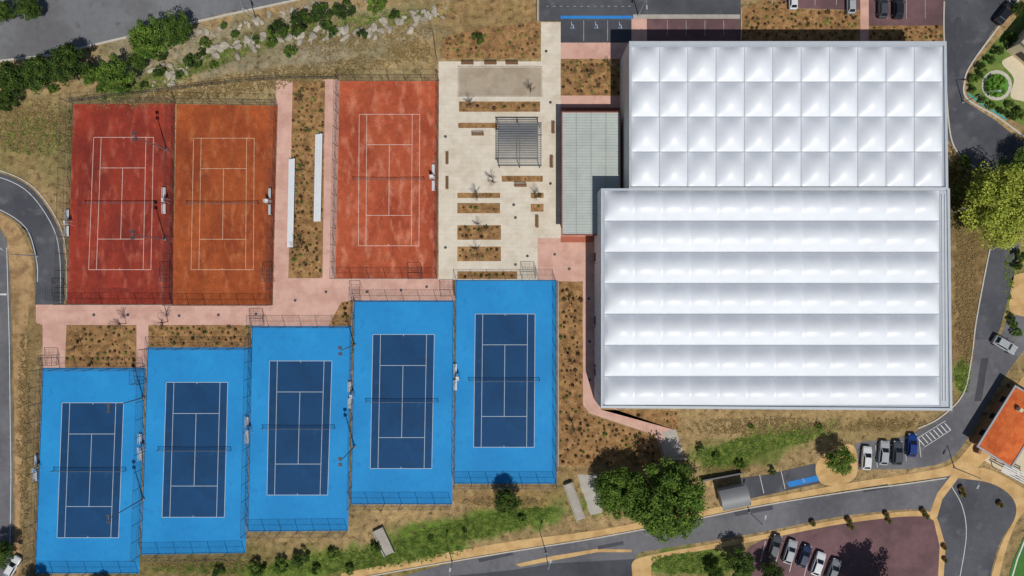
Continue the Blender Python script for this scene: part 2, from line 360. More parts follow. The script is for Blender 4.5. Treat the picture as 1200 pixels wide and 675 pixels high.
strip('kerb',[(1160,290),(1152,330),(1143,380),(1138,420),(1128,462),(1100,490),(1075,502)],.22,2,m_kerb,.12,smooth=6)
sheet('parking_area',[(868,560),(900,556),(955,543),(964,566),(935,572),(880,584),(868,580)],3,m_asph)
sheet('pavement',crom([(956,545),(972,528),(1000,522),(1004,556),(985,568),(962,566)],5,True),4,m_tan)
sheet('parking_marking',[(922,565),(957,557),(960,563),(925,571)],6,m_bluebay)
mb=MB()
for i in range(8):
    x=1076+i*4.4; ribbon(mb,[(x,514-i*2.6),(x+7,522-i*2.6)],.16,.04)
ribbon(mb,[(1074,514),(1108,493)],.1,.045); ribbon(mb,[(1083,524),(1114,504)],.1,.045)
for i in range(4): x=1026+i*17; ribbon(mb,[(x,522-i*2),(x+2,548-i*4)],.1,.04)
for t in ((890,556),(915,551)): ribbon(mb,[t,(t[0]+5,t[1]+22)],.1,.06)
for i in range(5):
    x=897+i*17; ribbon(mb,[(x,634+i*6),(x-6,658+i*6)],.1,.06)
o=mkobj('road_marking',mb.mesh('road_marking'),m_wline); o['kind']='structure'
for pts in ([(560,655),(600,647),(602,650),(562,659)],[(860,600),(905,592),(906,597),(862,605)],[(1010,572),(1040,567),(1042,572),(1012,577)],[(1150,420),(1158,420),(1150,470),(1142,470)],[(1120,20),(1126,20),(1124,90),(1118,90)],[(700,640),(730,634),(731,638),(701,644)]): sheet('road_repair',pts,5.8,m_asph4)
sheet('sports_field',[(1176,700),(1186,660),(1200,628),(1300,560),(1300,700)],7.4,m_field)
strip('field_marking',[(1182,690),(1192,655),(1206,620)],.25,8,m_wline)
sheet('lawn',[(1205,5),(1185,28),(1143,76),(1134,98),(1138,112),(1170,132),(1300,200),(1300,0)],3,m_lawn)
sheet('garden_terrace',[(1174,74),(1184,66),(1200,60),(1240,60),(1240,122),(1196,118),(1184,112),(1188,92)],4,m_beige,smooth=4)
strip('garden_terrace',[(1168+16*math.cos(i*.3927),100+16*math.sin(i*.3927)) for i in range(17)],.6,4.6,m_kerb)
sheet('lawn',[(1168+13*math.cos(i*.3927),100+13*math.sin(i*.3927)) for i in range(16)],5,m_lawn2,smooth=3)
strip('pool_edge',[(1134,110),(1150,122),(1180,140)],.35,5,m_pool)
sheet('garden_terrace',[(1190,322),(1184,345),(1188,368),(1240,368),(1240,322)],3,m_tan,smooth=5)
QP=[(869,12),(905,-4),(940,11),(1008,13),(1008,58),(869,58)]
beds=[('A',rect(657,69,731,112)),('B',[(655,330),(683,330),(683,474),(690,486),(767,511),(775,545),(655,545)]),('C',[(343,95),(381,95),(378,326),(338,326)]),
 ('D',[(78,381),(160,381),(160,431),(76,431)]),('E',rect(174,381,294,407)),('F',[(400,354),(414,352),(412,382),(385,382)]),
 ('G',rect(538,119,633,131)),('H',rect(537,144,583,150)),('I',rect(588,206,636,213)),('J',rect(536,226,586,232)),('K',rect(536,238,586,250)),('L',rect(536,264,587,281)),('Mm',rect(536,289,587,306)),('Nn',rect(536,318,606,327)),('O',rect(622,226,637,232)),('Pp',rect(622,239,637,248)),
 ('Q',QP),('R',rect(1018,30,1106,58)),('T',[(704,480),(795,482),(795,505),(770,497),(704,474)]),('V',[(520,44),(560,34),(632,26),(632,68),(518,69)])]
for i,(k,p) in enumerate(beds): sheet('planting_bed',p,4+.02*i,m_mulch,jit=.4 if k in 'BQ' else (1.2 if k=='V' else 0))
def leaves(mb,c,R,n,size,up=.5,flat=1.0,shell=.5):
    for _ in range(n):
        d=Vector((random.gauss(0,1),random.gauss(0,1),random.gauss(0,1))).normalized()
        r=R*(shell+(1-shell)*random.random())
        p=Vector(c)+Vector((d.x*r,d.y*r,d.z*r*flat))
        nn=(d*.6+Vector((random.uniform(-1,1),random.uniform(-1,1),random.uniform(-.3,1)+up))).normalized()
        u=nn.orthogonal().normalized(); w=nn.cross(u); a=random.uniform(0,6.28)
        e1=(u*math.cos(a)+w*math.sin(a))*size*random.uniform(.6,1.2); e2=(w*math.cos(a)-u*math.sin(a))*size*random.uniform(.35,.7)
        mb.poly([p-e1,p-e2,p+e1,p+e2])
shr=[]
for s in range(4):
    mb=MB(); leaves(mb,(0,0,.16),.27,46,.11,.5,.7,.2); shr.append(mb)
shme=[[None]*3 for _ in range(4)]
for i in range(4):
    for j,mt in enumerate((m_leafK,m_leafB,m_leafG)):
        me=shr[i].mesh('low_shrub'); me.materials.append(mt); shme[i][j]=me
pts=[]
for k,p in beds:
    x0=min(a[0] for a in p);x1=max(a[0] for a in p);y0=min(a[1] for a in p);y1=max(a[1] for a in p)
    sp=5.6 if k in ('Q','R','A','C') else 6.3
    nyy=max(1,int((y1-y0)/sp)); nxx=max(1,int((x1-x0)/sp))
    for a in range(nxx):
        for b in range(nyy):
            x=x0+(a+.5+.5*(b%2)-.25)*(x1-x0)/nxx+random.uniform(-2.1,2.1); y=y0+(b+.5)*(y1-y0)/nyy+random.uniform(-2.1,2.1)
            if inpoly(x,y,p) and inpoly(x+2,y+2,p) and inpoly(x-2,y-2,p) and random.random()<.8: pts.append((x,y))
pts.sort(key=lambda q:(q[0]-600)**2+(q[1]-337)**2)
rest={0:MB(),1:MB(),2:MB()}
for n,(x,y) in enumerate(pts):
    t=random.random(); kind=0 if t<.42 else (1 if t<.75 else 2); sc=random.uniform(.4,1.3)+(.5 if random.random()<.12 else 0)
    if n<290:
        o=mkobj('low_shrub',random.choice(shme)[kind],None,None,W(x,y,.03)); o.location.z=.03; o.rotation_euler.z=random.uniform(0,6); o.scale=(sc,)*3
        tag(o,['brown low shrub planted in mulch bed','olive low shrub planted in mulch bed','green low shrub planted in mulch bed'][kind],'shrub','low shrubs in the mulch beds')
    else:
        wx,wy,_=W(x,y); src=random.choice(shr); r=rest[kind]; off=len(r.v); a=random.uniform(0,6); c,s_=math.cos(a)*sc,math.sin(a)*sc
        r.v+=[(wx+vx*c-vy*s_,wy+vx*s_+vy*c,.03+vz*sc) for vx,vy,vz in src.v]; r.f+=[tuple(off+i for i in f) for f in src.f]
for k,mt in ((0,m_leafK),(1,m_leafB),(2,m_leafG)):
    o=mkobj('low_shrub_planting',rest[k].mesh('low_shrub_planting'),mt); o['kind']='stuff'; tag(o,'mass of low shrubs dotted over mulch beds','shrubs')
def tufts(name,regs,mat,size,lab):
    mb=MB()
    for (cx,cy,rx,ry,ang,n) in regs:
        a=math.radians(ang)
        for _ in range(n):
            t=random.uniform(0,6.283); r=math.sqrt(random.random())*random.uniform(.8,1.15)
            u,v=rx*r*math.cos(t),ry*r*math.sin(t); x=cx+u*math.cos(a)-v*math.sin(a); y=cy+u*math.sin(a)+v*math.cos(a)
            wx,wy,_=W(x,y); s=size*random.uniform(.5,1.4)
            for k in range(4):
                b=random.uniform(0,6.283); dx,dy=math.cos(b),math.sin(b)
                mb.poly([(wx-dy*.05,wy+dx*.05,0.01),(wx+dy*.05,wy-dx*.05,0.01),(wx+dx*s+dy*s*.2,wy+dy*s-dx*s*.2,s*.5),(wx+dx*s-dy*s*.2,wy+dy*s+dx*s*.2,s*.55)])
    o=mkobj(name,mb.mesh(name),mat); o['kind']='stuff'; tag(o,lab,'grass')
tufts('green_grass',[(430,655,110,11,-6,1800),(560,618,90,11,-12,2600),(890,520,80,11,-12,1000),(855,540,28,8,-8,450),(230,78,110,9,-20,500),(400,32,120,10,-8,500),(1128,440,9,18,0,200),(810,660,45,12,0,700),(1128,215,12,30,0,300),(1180,225,22,40,0,500),(1182,320,6,30,0,80),(250,665,70,7,0,400),(40,160,40,25,0,250)],m_grass,.26,'patches of rough green grass on dry slopes')
tufts('dry_grass',[(290,97,170,12,-9,1500),(35,150,50,30,0,900),(480,60,28,12,0,300),(1132,320,13,120,0,900),(900,500,90,10,0,600),(590,588,50,5,0,200),(240,662,60,6,0,300),(420,45,80,18,-6,600),(28,500,7,120,0,400),(850,550,28,6,0,150),(1040,497,45,6,0,200)],m_dry,.26,'patches of dry straw coloured grass')
# ---------------------------------------------------------------- rocks
rks=[]
for s in range(4):
    bm=bmesh.new(); bmesh.ops.create_icosphere(bm,subdivisions=2,radius=.5)
    for v in bm.verts: 
        v.co=v.co*random.uniform(.75,1.15); v.co.z*=.6; v.co.x*=1.25
    me=bpy.data.meshes.new('rock'); bm.to_mesh(me); bm.free(); me.materials.append(m_rock); rks.append(me)
def rockline(p,n,w,smin,smax):
    for _ in range(n):
        i=random.randrange(len(p)-1); t=random.random()
        x=p[i][0]+(p[i+1][0]-p[i][0])*t+random.gauss(0,w); y=p[i][1]+(p[i+1][1]-p[i][1])*t+random.gauss(0,w*.5)
        o=mkobj('rock',random.choice(rks),None,None,W(x,y,0)); s=random.uniform(smin,smax); o.scale=(s,s*random.uniform(.6,1),s*.8); o.rotation_euler.z=random.uniform(0,6)
        o.location.z=s*.12; tag(o,'pale grey limestone boulder on the rough embankment','rock','boulders on the embankment')
rockline([(185,95),(240,60),(300,48),(380,40),(440,36),(515,12)],140,9,.4,1.5)
rockline([(220,45),(290,28),(360,10),(420,0)],50,5,.3,1.2)
# ---------------------------------------------------------------- trees
def make_tree(R,hc,seed,nclump,per,leaf,label,mat,name='tree',flat=.75,cr=(.16,.3)):
    random.seed(seed)
    T=thing(name,label,'tree')
    mb=MB()
    mb.cyl((0,0,0),(R*.03,0,hc*.5),R*.09,R*.06,8); mb.cyl((R*.03,0,hc*.5),(0,R*.04,hc+R*.2),R*.06,R*.02,7)
    cents=[]
    for i in range(nclump):
        t=random.uniform(0,6.283); q=math.sqrt(random.random()); rr=R*.8*q*random.uniform(.85,1.1)
        z=hc+R*flat*math.sqrt(max(0,1-q*q))*random.uniform(.2,.95)-R*.15
        if i%4==0: z=hc-R*.3*random.random()
        cents.append((rr*math.cos(t),rr*math.sin(t),z))
    for c in cents[::3]:
        mb.cyl((0,0,hc*.55),(c[0]*.9,c[1]*.9,c[2]-.1*R),R*.028,R*.008,5,False)
    part(T,'trunk',mb,m_bark)
    cb=MB()
    for c in cents: leaves(cb,c,R*random.uniform(*cr),per,leaf,.4,.75,.45)
    part(T,'crown',cb,mat)
    return T
tb=make_tree(7.6,6,11,150,130,.25,'large dense green broadleaf tree beside the road',m_leafF,cr=(.12,.22))
tl=make_tree(7.6,8,31,110,130,.24,'large yellow green tree beside the road bend',m_leafY)
tm=make_tree(3.6,4.2,12,60,90,.19,'rounded green tree on rough ground',m_leafM)
tm2=make_tree(3.8,4.5,13,62,110,.19,'dense dark green tree on the bank',m_leafD)
ts=make_tree(1.5,1.1,14,26,60,.13,'green bush growing on the bank',m_leafM,'bush')
ts2=make_tree(1.5,1.0,15,22,60,.13,'dark green bush growing on the bank',m_leafD,'bush')
random.seed(99)
DIM={tb:(7.6,6),tl:(7.6,8),tm:(3.6,4.2),tm2:(3.8,4.5),ts:(1.5,1.1),ts2:(1.5,1.0)}
first=[]
def put(src,px,py,rpx,mat=None,label=None):
    R,hc=DIM[src]
    sc=rpx/S/R*.97
    x,y,_=W(px,py,hc*sc)
    if src not in first: first.append(src); o=src; o.location=(x,y,0); o.scale=(sc,)*3; 
    else: o=dup(src,(x,y,0),random.uniform(0,6.28),sc)
    if label: o['label']=label
    o['group']='bushes on the banks' if src in (ts,ts2) else 'trees around the club'
    if mat: setmat(o,'crown',mat)
    return o
put(tb,782,588,50); put(tb,728,577,34,m_leafF,label='smaller green tree touching a bigger tree')
put(tm,594,588,18,m_leafD,'small dark green tree below the blue court'); put(tl,1178,240,50); put(tl,1213,190,26,m_leafM,'green tree beside the road bend')
for x,y,r in ((12,94,25),(46,86,24),(80,74,26),(5,117,16),(134,88,24),(174,46,26),(205,33,22),(106,88,14),(160,72,13)): put(tm2,x,y,r,random.choice((m_leafD,m_leafD,m_leafF)))
put(tm2,32,9,17); put(tm2,4,14,15)
for x,y,r in ((325,35,14),(352,28,18),(378,19,18),(402,12,16),(442,4,14),(300,46,6),(240,50,8),(340,60,9),(424,40,8),(462,18,8),(560,45,9),(225,72,12),(250,76,6),(318,50,8),(210,88,7),(186,84,9),(275,40,6),(390,38,8),(262,30,5),(236,62,7),(168,100,6),(190,66,8),(118,104,7),(62,104,7),(148,104,6)): put(random.choice((ts,ts2,ts2)),x,y,r)
put(tm,985,540,19,m_leafM,'round green tree in an ochre paved island')
put(ts,1122,205,14,m_leafB); put(ts2,1118,240,12,m_leafB); put(ts,1132,258,9,m_leafB)
for x,y,r in ((352,655,12),(390,650,8),(440,641,8),(300,669,12),(328,664,11),(255,672,9),(410,668,7),(1130,190,10),(820,525,6),(868,545,7),(905,552,6),(880,500,4),(960,500,5),(370,668,7),(840,535,6),(505,632,5),(612,608,6),(545,622,4)): put(random.choice((ts,ts2)),x,y,r)
put(tm2,868,662,20); put(tm,905,673,16,m_leafD); put(tm,838,672,12); put(tm2,1040,712,38); put(tm2,0,650,18); put(tm2,30,700,20); put(tm2,110,705,18)
put(tm,1196,10,10)
for i in range(7): put(ts,1168+8*math.cos(i*.9)*(i>0),101+8*math.sin(i*.9)*(i>0),7,m_leafL,'bright green clipped bush on round lawn')
for x,y,r in ((1150,80,8),(1142,92,7),(1139,104,6),(1186,44,8),(1160,70,7),(1170,60,8),(1180,50,7),(1150,116,6),(1162,124,6),(1174,130,6),(1186,136,7),(1197,134,8),(1190,56,7),(1195,300,9),(1192,312,7),(1185,372,6),(1192,390,7),(1188,380,6),(1148,88,6),(1184,122,6),(1192,128,6)): put(random.choice((ts,ts2)),x,y,r)
def sapling(seed):
    random.seed(seed); T=thing('young_tree','bare young tree staked in a planting bed','tree',group='bare young trees')
    tr=MB(); tr.cyl((0,0,0),(0,0,2.2),.07,.05,6); br=MB()
    for i in range(26):
        a=random.uniform(0,6.28); h=random.uniform(1.6,2.4); l=random.uniform(.8,1.6)
        e=(math.cos(a)*l*.7,math.sin(a)*l*.7,h+l); br.cyl((0,0,h),e,.03,.01,4,False)
        for k in range(3):
            b=a+random.uniform(-1,1); t=random.uniform(.4,.9); s=(e[0]*t,e[1]*t,h+l*t)
            br.cyl(s,(s[0]+math.cos(b)*.5,s[1]+math.sin(b)*.5,s[2]+.4),.014,.006,3,False)
    part(T,'trunk',tr,m_bark); part(T,'crown',br,m_bark); return T
sp=sapling(3); fst=True
for x,y in ((148,379),(197,377),(622,108),(578,214),(96,405),(240,395),(355,120),(358,200),(354,290),(560,232),(562,268),(560,298),(668,355),(668,420),(672,500),(690,90),(715,80),(552,125),(628,232)):
    wx,wy,_=W(x,y)
    if fst: sp.location=(wx,wy,0); fst=False
    else: dup(sp,(wx,wy,0),random.uniform(0,6),random.uniform(.7,1.1))
# ---------------------------------------------------------------- tennis courts
def lerp(a,b,t): return (a[0]+(b[0]-a[0])*t,a[1]+(b[1]-a[1])*t)
def Q(q,u,v): return lerp(lerp(q[0],q[1],u),lerp(q[3],q[2],u),v)
def flat(mb,pts,z):
    xy=[W(*p)[:2] for p in pts][::-1]; mb.poly([(x,y,z) for x,y in xy])
def court(outer,inner,m_out,m_in,label,zb=.03,ml=None):
    c=W(*Q(inner,.5,.5)); T=thing('tennis_court',label,'tennis court',c,group='tennis courts')
    mb=MB(); flat(mb,outer,zb); part(T,'court_surround' ,mb,m_out,world=True)
    if m_in: mb=MB(); flat(mb,inner,zb+.006); part(T,'playing_area',mb,m_in,world=True)
    mb=MB(); z=zb+.012; w=.085
    L=[((0,0),(1,0)),((1,0),(1,1)),((1,1),(0,1)),((0,1),(0,0)),((.125,0),(.125,1)),((.875,0),(.875,1)),((.125,.231),(.875,.231)),((.125,.769),(.875,.769)),((.5,.231),(.5,.769)),((.5,0),(.5,.012)),((.5,.988),(.5,1))]
    for i,(a,b) in enumerate(L): ribbon(mb,[Q(inner,*a),Q(inner,*b)],w,z+i*.0006)
    part(T,'line_marking',mb,ml or m_cline,world=True)
    a=W(*Q(inner,-.085,.5)); b=W(*Q(inner,1.085,.5)); a=Vector(a); b=Vector(b)
    N=thing('tennis_net','dark tennis net stretched across the court','tennis net',a,group='tennis nets')
    n=14
    hs=[1.07-.15*math.sin(math.pi*i/n) for i in range(n+1)]
    mb=MB(); uv=[]
    for i in range(n+1):
        p=a+(b-a)*i/n; mb.v+= [(p.x,p.y,.06),(p.x,p.y,hs[i])]; uv+=[(i/n*(b-a).length,0),(i/n*(b-a).length,hs[i])]
    mb.f=[(2*i,2*i+2,2*i+3,2*i+1) for i in range(n)]
    o=part(N,'net_mesh',mb,m_net,world=True); ul=o.data.uv_layers.new()
    for lp in o.data.loops: ul.data[lp.index].uv=uv[lp.vertex_index]
    mb=MB()
    for i in range(n):
        p=a+(b-a)*i/n; q=a+(b-a)*(i+1)/n; mb.cyl((p.x,p.y,hs[i]),(q.x,q.y,hs[i+1]),.035,.035,6,False)
    part(N,'net_band',mb,m_mgrey,world=True)
    for p in (a,b):
        mb=MB(); mb.cyl((p.x,p.y,0),(p.x,p.y,1.12),.06,.06,8); part(N,'net_post',mb,m_dgrey,world=True)
blues=[([(50,431),(170,431),(163,672),(41,672)],[(73,472),(145,472),(139,630),(67,630)]),
([(173,407),(295,407),(288,648),(165,650)],[(195,448),(267,448),(263,606),(190,606)]),
([(295,382),(412,382),(408,622),(290,623)],[(316,423),(389,423),(384,580),(313,580)]),
([(415,352),(532,352),(530,591),(411,591)],[(437,392),(509,392),(506,549),(434,549)]),
([(534,328),(652,328),(652,567),(532,567)],[(557,368),(627,368),(626,524),(555,524)])]
for o_,i_ in blues: court(o_,i_,m_blue,m_dblue,'bright blue hard tennis court with dark blue playing area')
A=([(86,122),(205,121),(202,356),(79,356)],[(110,161),(180,161),(177,316),(104,316)])
B=([(207,122),(325,124),(319,357),(202.5,357)],[(227,162),(298,162),(297,316),(224,316)])
Cc=([(398,95),(514,95),(512,326),(393,326)],[(421,134),(492,134),(491,288),(420,288)])
court(*A,m_clayA,None,'deep red clay tennis court with damp streaks',ml=m_lineA); court(*B,m_clayB,None,'orange clay tennis court with faint lines',ml=m_lineB); court(*Cc,m_clayC,None,'coral red clay tennis court with dusty surface',ml=m_lineA)
def wear(quad,mat,seed,spots):
    r=random.Random(seed)
    for k,(u,v,su,sv) in enumerate(spots):
        pts=[]
        for i in range(20):
            a=6.283*i/20; q=r.uniform(.6,1.25); pts.append(Q(quad,u+su*q*math.cos(a),v+sv*q*math.sin(a)))
        sheet('clay_wear',pts,4.3+.06*k,mat,smooth=4)
wear(A[0],m_clayA2,1,[(.5,.93,.28,.012),(.09,.5,.02,.22),(.93,.62,.025,.2)])
def fence(lines,h,label,step=3.0):
    a0=Vector(W(*lines[0][0])); T=thing('court_fence',label,'fence',a0,group='court fences')
    rail=MB(); vm=[];fm=[];uv=[]; pme=MB(); pme.cyl((0,0,0),(0,0,h),.045,.045,6); pm=pme.mesh('fence_post'); pm.materials.append(m_dgrey)
    for ln in lines:
        for p,q in zip(ln[:-1],ln[1:]):
            a=Vector(W(*p));b=Vector(W(*q)); L=(b-a).length; n=max(1,round(L/step))
            for i in range(n+(1 if q==ln[-1] else 0)):
                mkobj('fence_post',pm,None,T,a+(b-a)*i/n-a0)
            for z in (.1,h*.5,h): rail.cyl((a.x,a.y,z),(b.x,b.y,z),.022,.022,5)
            k=len(vm); vm+=[(a.x,a.y,.08),(b.x,b.y,.08),(b.x,b.y,h),(a.x,a.y,h)]; fm.append((k,k+1,k+2,k+3)); uv+=[(0,0),(L,0),(L,h),(0,h)]
    part(T,'fence_rail',rail,m_dgrey,world=True)
    mb=MB(); mb.v=vm; mb.f=fm; o=part(T,'wire_mesh',mb,m_mesh,world=True); ul=o.data.uv_layers.new()
    for lp in o.data.loops: ul.data[lp.index].uv=uv[lp.vertex_index]
def out(q,d): return [(q[0][0]-d,q[0][1]-d),(q[1][0]+d,q[1][1]-d),(q[2][0]+d,q[2][1]+d),(q[3][0]-d,q[3][1]+d)]
for i,(o_,i_) in enumerate(blues):
    e=out(o_,-1.0); L=[[e[1],e[0],e[3],e[2]]]
    if i==4: L=[[e[0],e[1],e[2],e[3],e[0]]]
    fence(L,3.6,'tall dark wire fence round a blue court')
e=out(A[0],.5); fence([[e[1],e[0],e[3],e[2],e[1]]],3.6,'tall dark wire fence round the red clay court')
e=out(B[0],.5); fence([[e[0],e[1],e[2],e[3]]],3.6,'tall dark wire fence round the orange clay court')
e=out(Cc[0],.5); fence([e+[e[0]]],3.6,'tall dark wire fence round the coral clay court')
fence([[(82,120),(140,112),(280,96),(340,92),(395,92)]],1.4,'low wire fence along the dry slope',2.5)
fence([[(512,70),(508,40),(500,15)]],1.4,'low wire fence climbing the bank',2.5)
def mast():
    T=thing('floodlight_mast','tall grey floodlight mast beside the court fence','floodlight',group='floodlight masts')
    mb=MB(); mb.cyl((0,0,0),(0,0,10.6),.12,.06,10); mb.cyl((0,0,0),(0,0,.3),.3,.3,10); part(T,'pole',mb,m_mgrey)
    mb=MB(); mb.cyl((0,-.7,10.6),(0,.7,10.6),.05,.05,6); part(T,'crossarm',mb,m_mgrey)
    for y in (-.5,.5):
        mb=MB(); mb.box(.1,y,10.68,.6,.5,.16); mb.box(.1,y,10.58,.45,.38,.06); part(T,'lamp_head',mb,m_dgrey)
    return T
ms=mast(); f=True
for hx,hy in ((127,478),(127,608),(398,411),(398,541),(157,160),(155,275)):
    x,y,_=W(hx,hy,10.6)
    if f: ms.location=(x,y,0); f=False
    else: dup(ms,(x,y,0),.05)
def umpire():
    T=thing('umpire_chair','tall white umpire chair beside the net','umpire chair',group='umpire chairs')
    mb=MB()
    for x in (-.4,.4):
        for y in (-.35,.35): mb.cyl((x,y,0),(x*.65,y*.65,1.7),.035,.035,6)
    part(T,'frame',mb,m_white)
    mb=MB(); [mb.box(-.38+.07*i,0,.35+.35*i,.06,.6,.03) for i in range(4)]; part(T,'ladder',mb,m_white)
    mb=MB(); mb.box(0,0,1.74,.6,.6,.07); part(T,'seat',mb,m_white)
    mb=MB(); mb.box(.28,0,2.1,.05,.6,.62); part(T,'backrest',mb,m_white)
    for y in (-.3,.3):
        mb=MB(); mb.box(0,y,2.0,.55,.05,.05); part(T,'armrest',mb,m_white)
    return T
def bench(L=1.8,m=m_white,label='white slatted player bench beside the court'):
    T=thing('bench',label,'bench',group='player benches')
    mb=MB(); [mb.box(-.16+.16*i,0,.46,.13,L,.04) for i in range(3)]; part(T,'seat',mb,m)
    mb=MB(); [mb.box(.28+.02*i,0,.62+.14*i,.03,L,.1) for i in range(2)]; part(T,'backrest',mb,m)
    for y in (-L*.4,L*.4):
        mb=MB(); mb.box(-.15,y,.22,.06,.06,.44); mb.box(.22,y,.4,.06,.06,.8); mb.box(.02,y,.42,.4,.05,.04); part(T,'leg',mb,m_dgrey)
    return T
um=umpire(); bn=bench(); f=True
for x,y,rz in ((47,548,0),(169,524,0),(294,504,0),(414,463,0),(537,442,0),(84,262,0),(197,236,0),(316,237,math.pi),(507,209,math.pi)):
    wx,wy,_=W(x,y)
    if f: um.location=(wx,wy,0)
    else: dup(um,(wx,wy,0),rz)
    for dy in (-10,9):
        wx2,wy2,_=W(x-3+4*(rz>0),y+dy)
        if f and dy<0: bn.location=(wx2,wy2,0)
        else: dup(bn,(wx2,wy2,0),rz+math.pi)
    f=False
for i,(x0,y0,x1,y1) in enumerate(((338,187,347,290),(369,158,379,260))):
    c=W((x0+x1)/2,(y0+y1)/2); T=thing('bleacher','long white tiered bench stand beside clay court','bleacher',c,group='spectator stands')
    L=(y1-y0)/S; w=(x1-x0)/S
    for k in range(3):
        mb=MB(); mb.box(-w/2+w*(k+.5)/3,0,.42+.3*k,w/3*.8,L,.05); part(T,'seat_row',mb,m_white)
    mb=MB()
    for j in range(9):
        y=-L/2+L*(j+.5)/9
        for k in range(3): mb.box(-w/2+w*(k+.5)/3,y,(.4+.3*k)/2,.07,.07,.4+.3*k)
    part(T,'frame',mb,m_galv); T.rotation_euler.z=-.02
def cage():
    T=thing('entrance_cage','dark steel mesh entrance cage at court gate','gate',group='court entrance cages')
    mb=MB()
    for x in (-1,1):
        for y in (-1.3,1.3): mb.box(x,y,1.15,.06,.06,2.3)
    for y in (-1.3,1.3): mb.box(0,y,2.3,2.07,.06,.06)
    for x in (-1,1): mb.box(x,0,2.3,.06,2.6,.06)
    part(T,'frame',mb,m_dgrey)
    mb=MB()
    for i in range(1,6): mb.box(-1+i*2/6,0,2.28,.025,2.55,.03)
    for i in range(1,3): mb.box(0,-1.3+i*2.6/3,2.32,1.98,.025,.03)
    part(T,'top_grille',mb,m_dgrey)
    mb=MB()
    for i in range(9): mb.cyl((-.9+i*.22,-1.36,.1),(-.9+i*.22,-1.36,2.1),.015,.015,4)
    mb.box(0,-1.36,1,1.9,.04,.05); part(T,'gate_leaf',mb,m_dgrey); return T
cg=cage(); f=True
for x,y,r in ((70,343,0),(62,421,1.57),(195,322,0),(316,322,0),(165,441,0),(418,344,0),(487,321,1.57),(525,341,1.57),(620,320,1.57),(302,375,1.57)):
    wx,wy,_=W(x,y)
    if f: cg.location=(wx,wy,0); f=False
    else: dup(cg,(wx,wy,0),r,.9)
# ---------------------------------------------------------------- pergola
c=W(609,169); T=thing('pergola','grey finely slatted steel pergola on cream plaza','pergola',c)
z=3.0; x0,y0,_=W(584,194,z); x1,y1,_=W(634,144,z); x0-=c[0];x1-=c[0];y0-=c[1];y1-=c[1]
for x in (x0+.15,(x0+x1)/2,x1-.15):
    for y in (y0+.15,y1-.15): mb=MB(); mb.box(x,y,z/2-.06,.14,.14,z-.14); part(T,'post',mb,m_dgrey)
mb=MB()
for x in (x0,(x0+x1)/2,x1): mb.box(x,(y0+y1)/2,z,.12,y1-y0,.2)
for y in (y0,y1,y0+(y1-y0)*.72): mb.box((x0+x1)/2,y,z+.003,x1-x0+.3,.12,.2)
part(T,'beam',mb,m_dgrey); mb=MB(); n=24
for i in range(n): mb.box((x0+x1)/2,y0+(y1-y0)*(i+.5)/n,z+.15,x1-x0,.15,.04)
part(T,'slats',mb,m_mgrey)
pb=bench(2.2,m_wood,'brown timber bench on the cream plaza'); pb['group']='plaza benches'; f=True
for x,y,r in ((560,158,1.57),(610,218,1.57),(548,75,1.57),(575,75,1.57),(600,75,1.57),(524,186,0),(524,215,0),(648,150,0),(646,190,0),(629,260,0)):
    wx,wy,_=W(x,y)
    if f: pb.location=(wx,wy,0); pb.rotation_euler.z=r; f=False
    else: dup(pb,(wx,wy,0),r)
mb=MB(); mb.cyl((0,0,0),(0,0,.012),.26,.26,16); dm=mb.mesh('drain_cover'); dm.materials.append(m_dgrey)
for x,y in ((210,370),(256,369),(300,368),(346,352),(382,342),(470,340),(500,336),(618,300),(650,298),(110,369),(150,369),(640,60),(645,120),(645,215),(522,160),(522,290),(604,255),(604,310),(602,240),(690,350),(691,400),(691,445),(430,342),(667,315)):
    o=mkobj('drain_cover',dm,None,None,W(x,y)); o.location.z=.035; tag(o,'round dark drain cover set in paving','drain cover','drain covers')
# ---------------------------------------------------------------- sports hall
hall=thing('sports_hall','white covered tennis hall with inflated cushion roof','building',W(900,270))
ZU,ZL=9.6,9.0
def wxy(pts,z): return [W(x,y,z)[:2] for x,y in pts]
U=[(737,49),(1108,49),(1110,221),(737,221)]; Lw=[(704,221),(1112,221),(1115,481),(704,478)]
mb=MB(); mb.prism(wxy(U,ZU),0,ZU-.02); part(hall,'wall',mb,m_wall,world=True)
mb=MB(); mb.prism(wxy(Lw,ZL),0,ZL-.02); part(hall,'wall',mb,m_wall,world=True)
mb=MB(); xw=W(704,0,ZL)[0]
for i in range(20):
    y=W(0,226+i*13.2,ZL)[1]; mb.box(xw-.05,y,4.3,.1,.16,8.4)
part(hall,'facade_rib',mb,m_white,world=True)
for yy in (300,380,440):
    y=W(0,yy,ZL)[1]; mb=MB(); mb.box(xw-.03,y,1.15,.06,1.9,2.3); part(hall,'door',mb,m_dgrey,world=True)
yb=W(0,478,ZL)[1]
for i in range(12):
    x=W(722+i*34,0,ZL)[0]; mb=MB(); mb.box(x,yb-.25,2.4,4.0,.3,4.2); part(hall,'window',mb,m_glass,world=True)
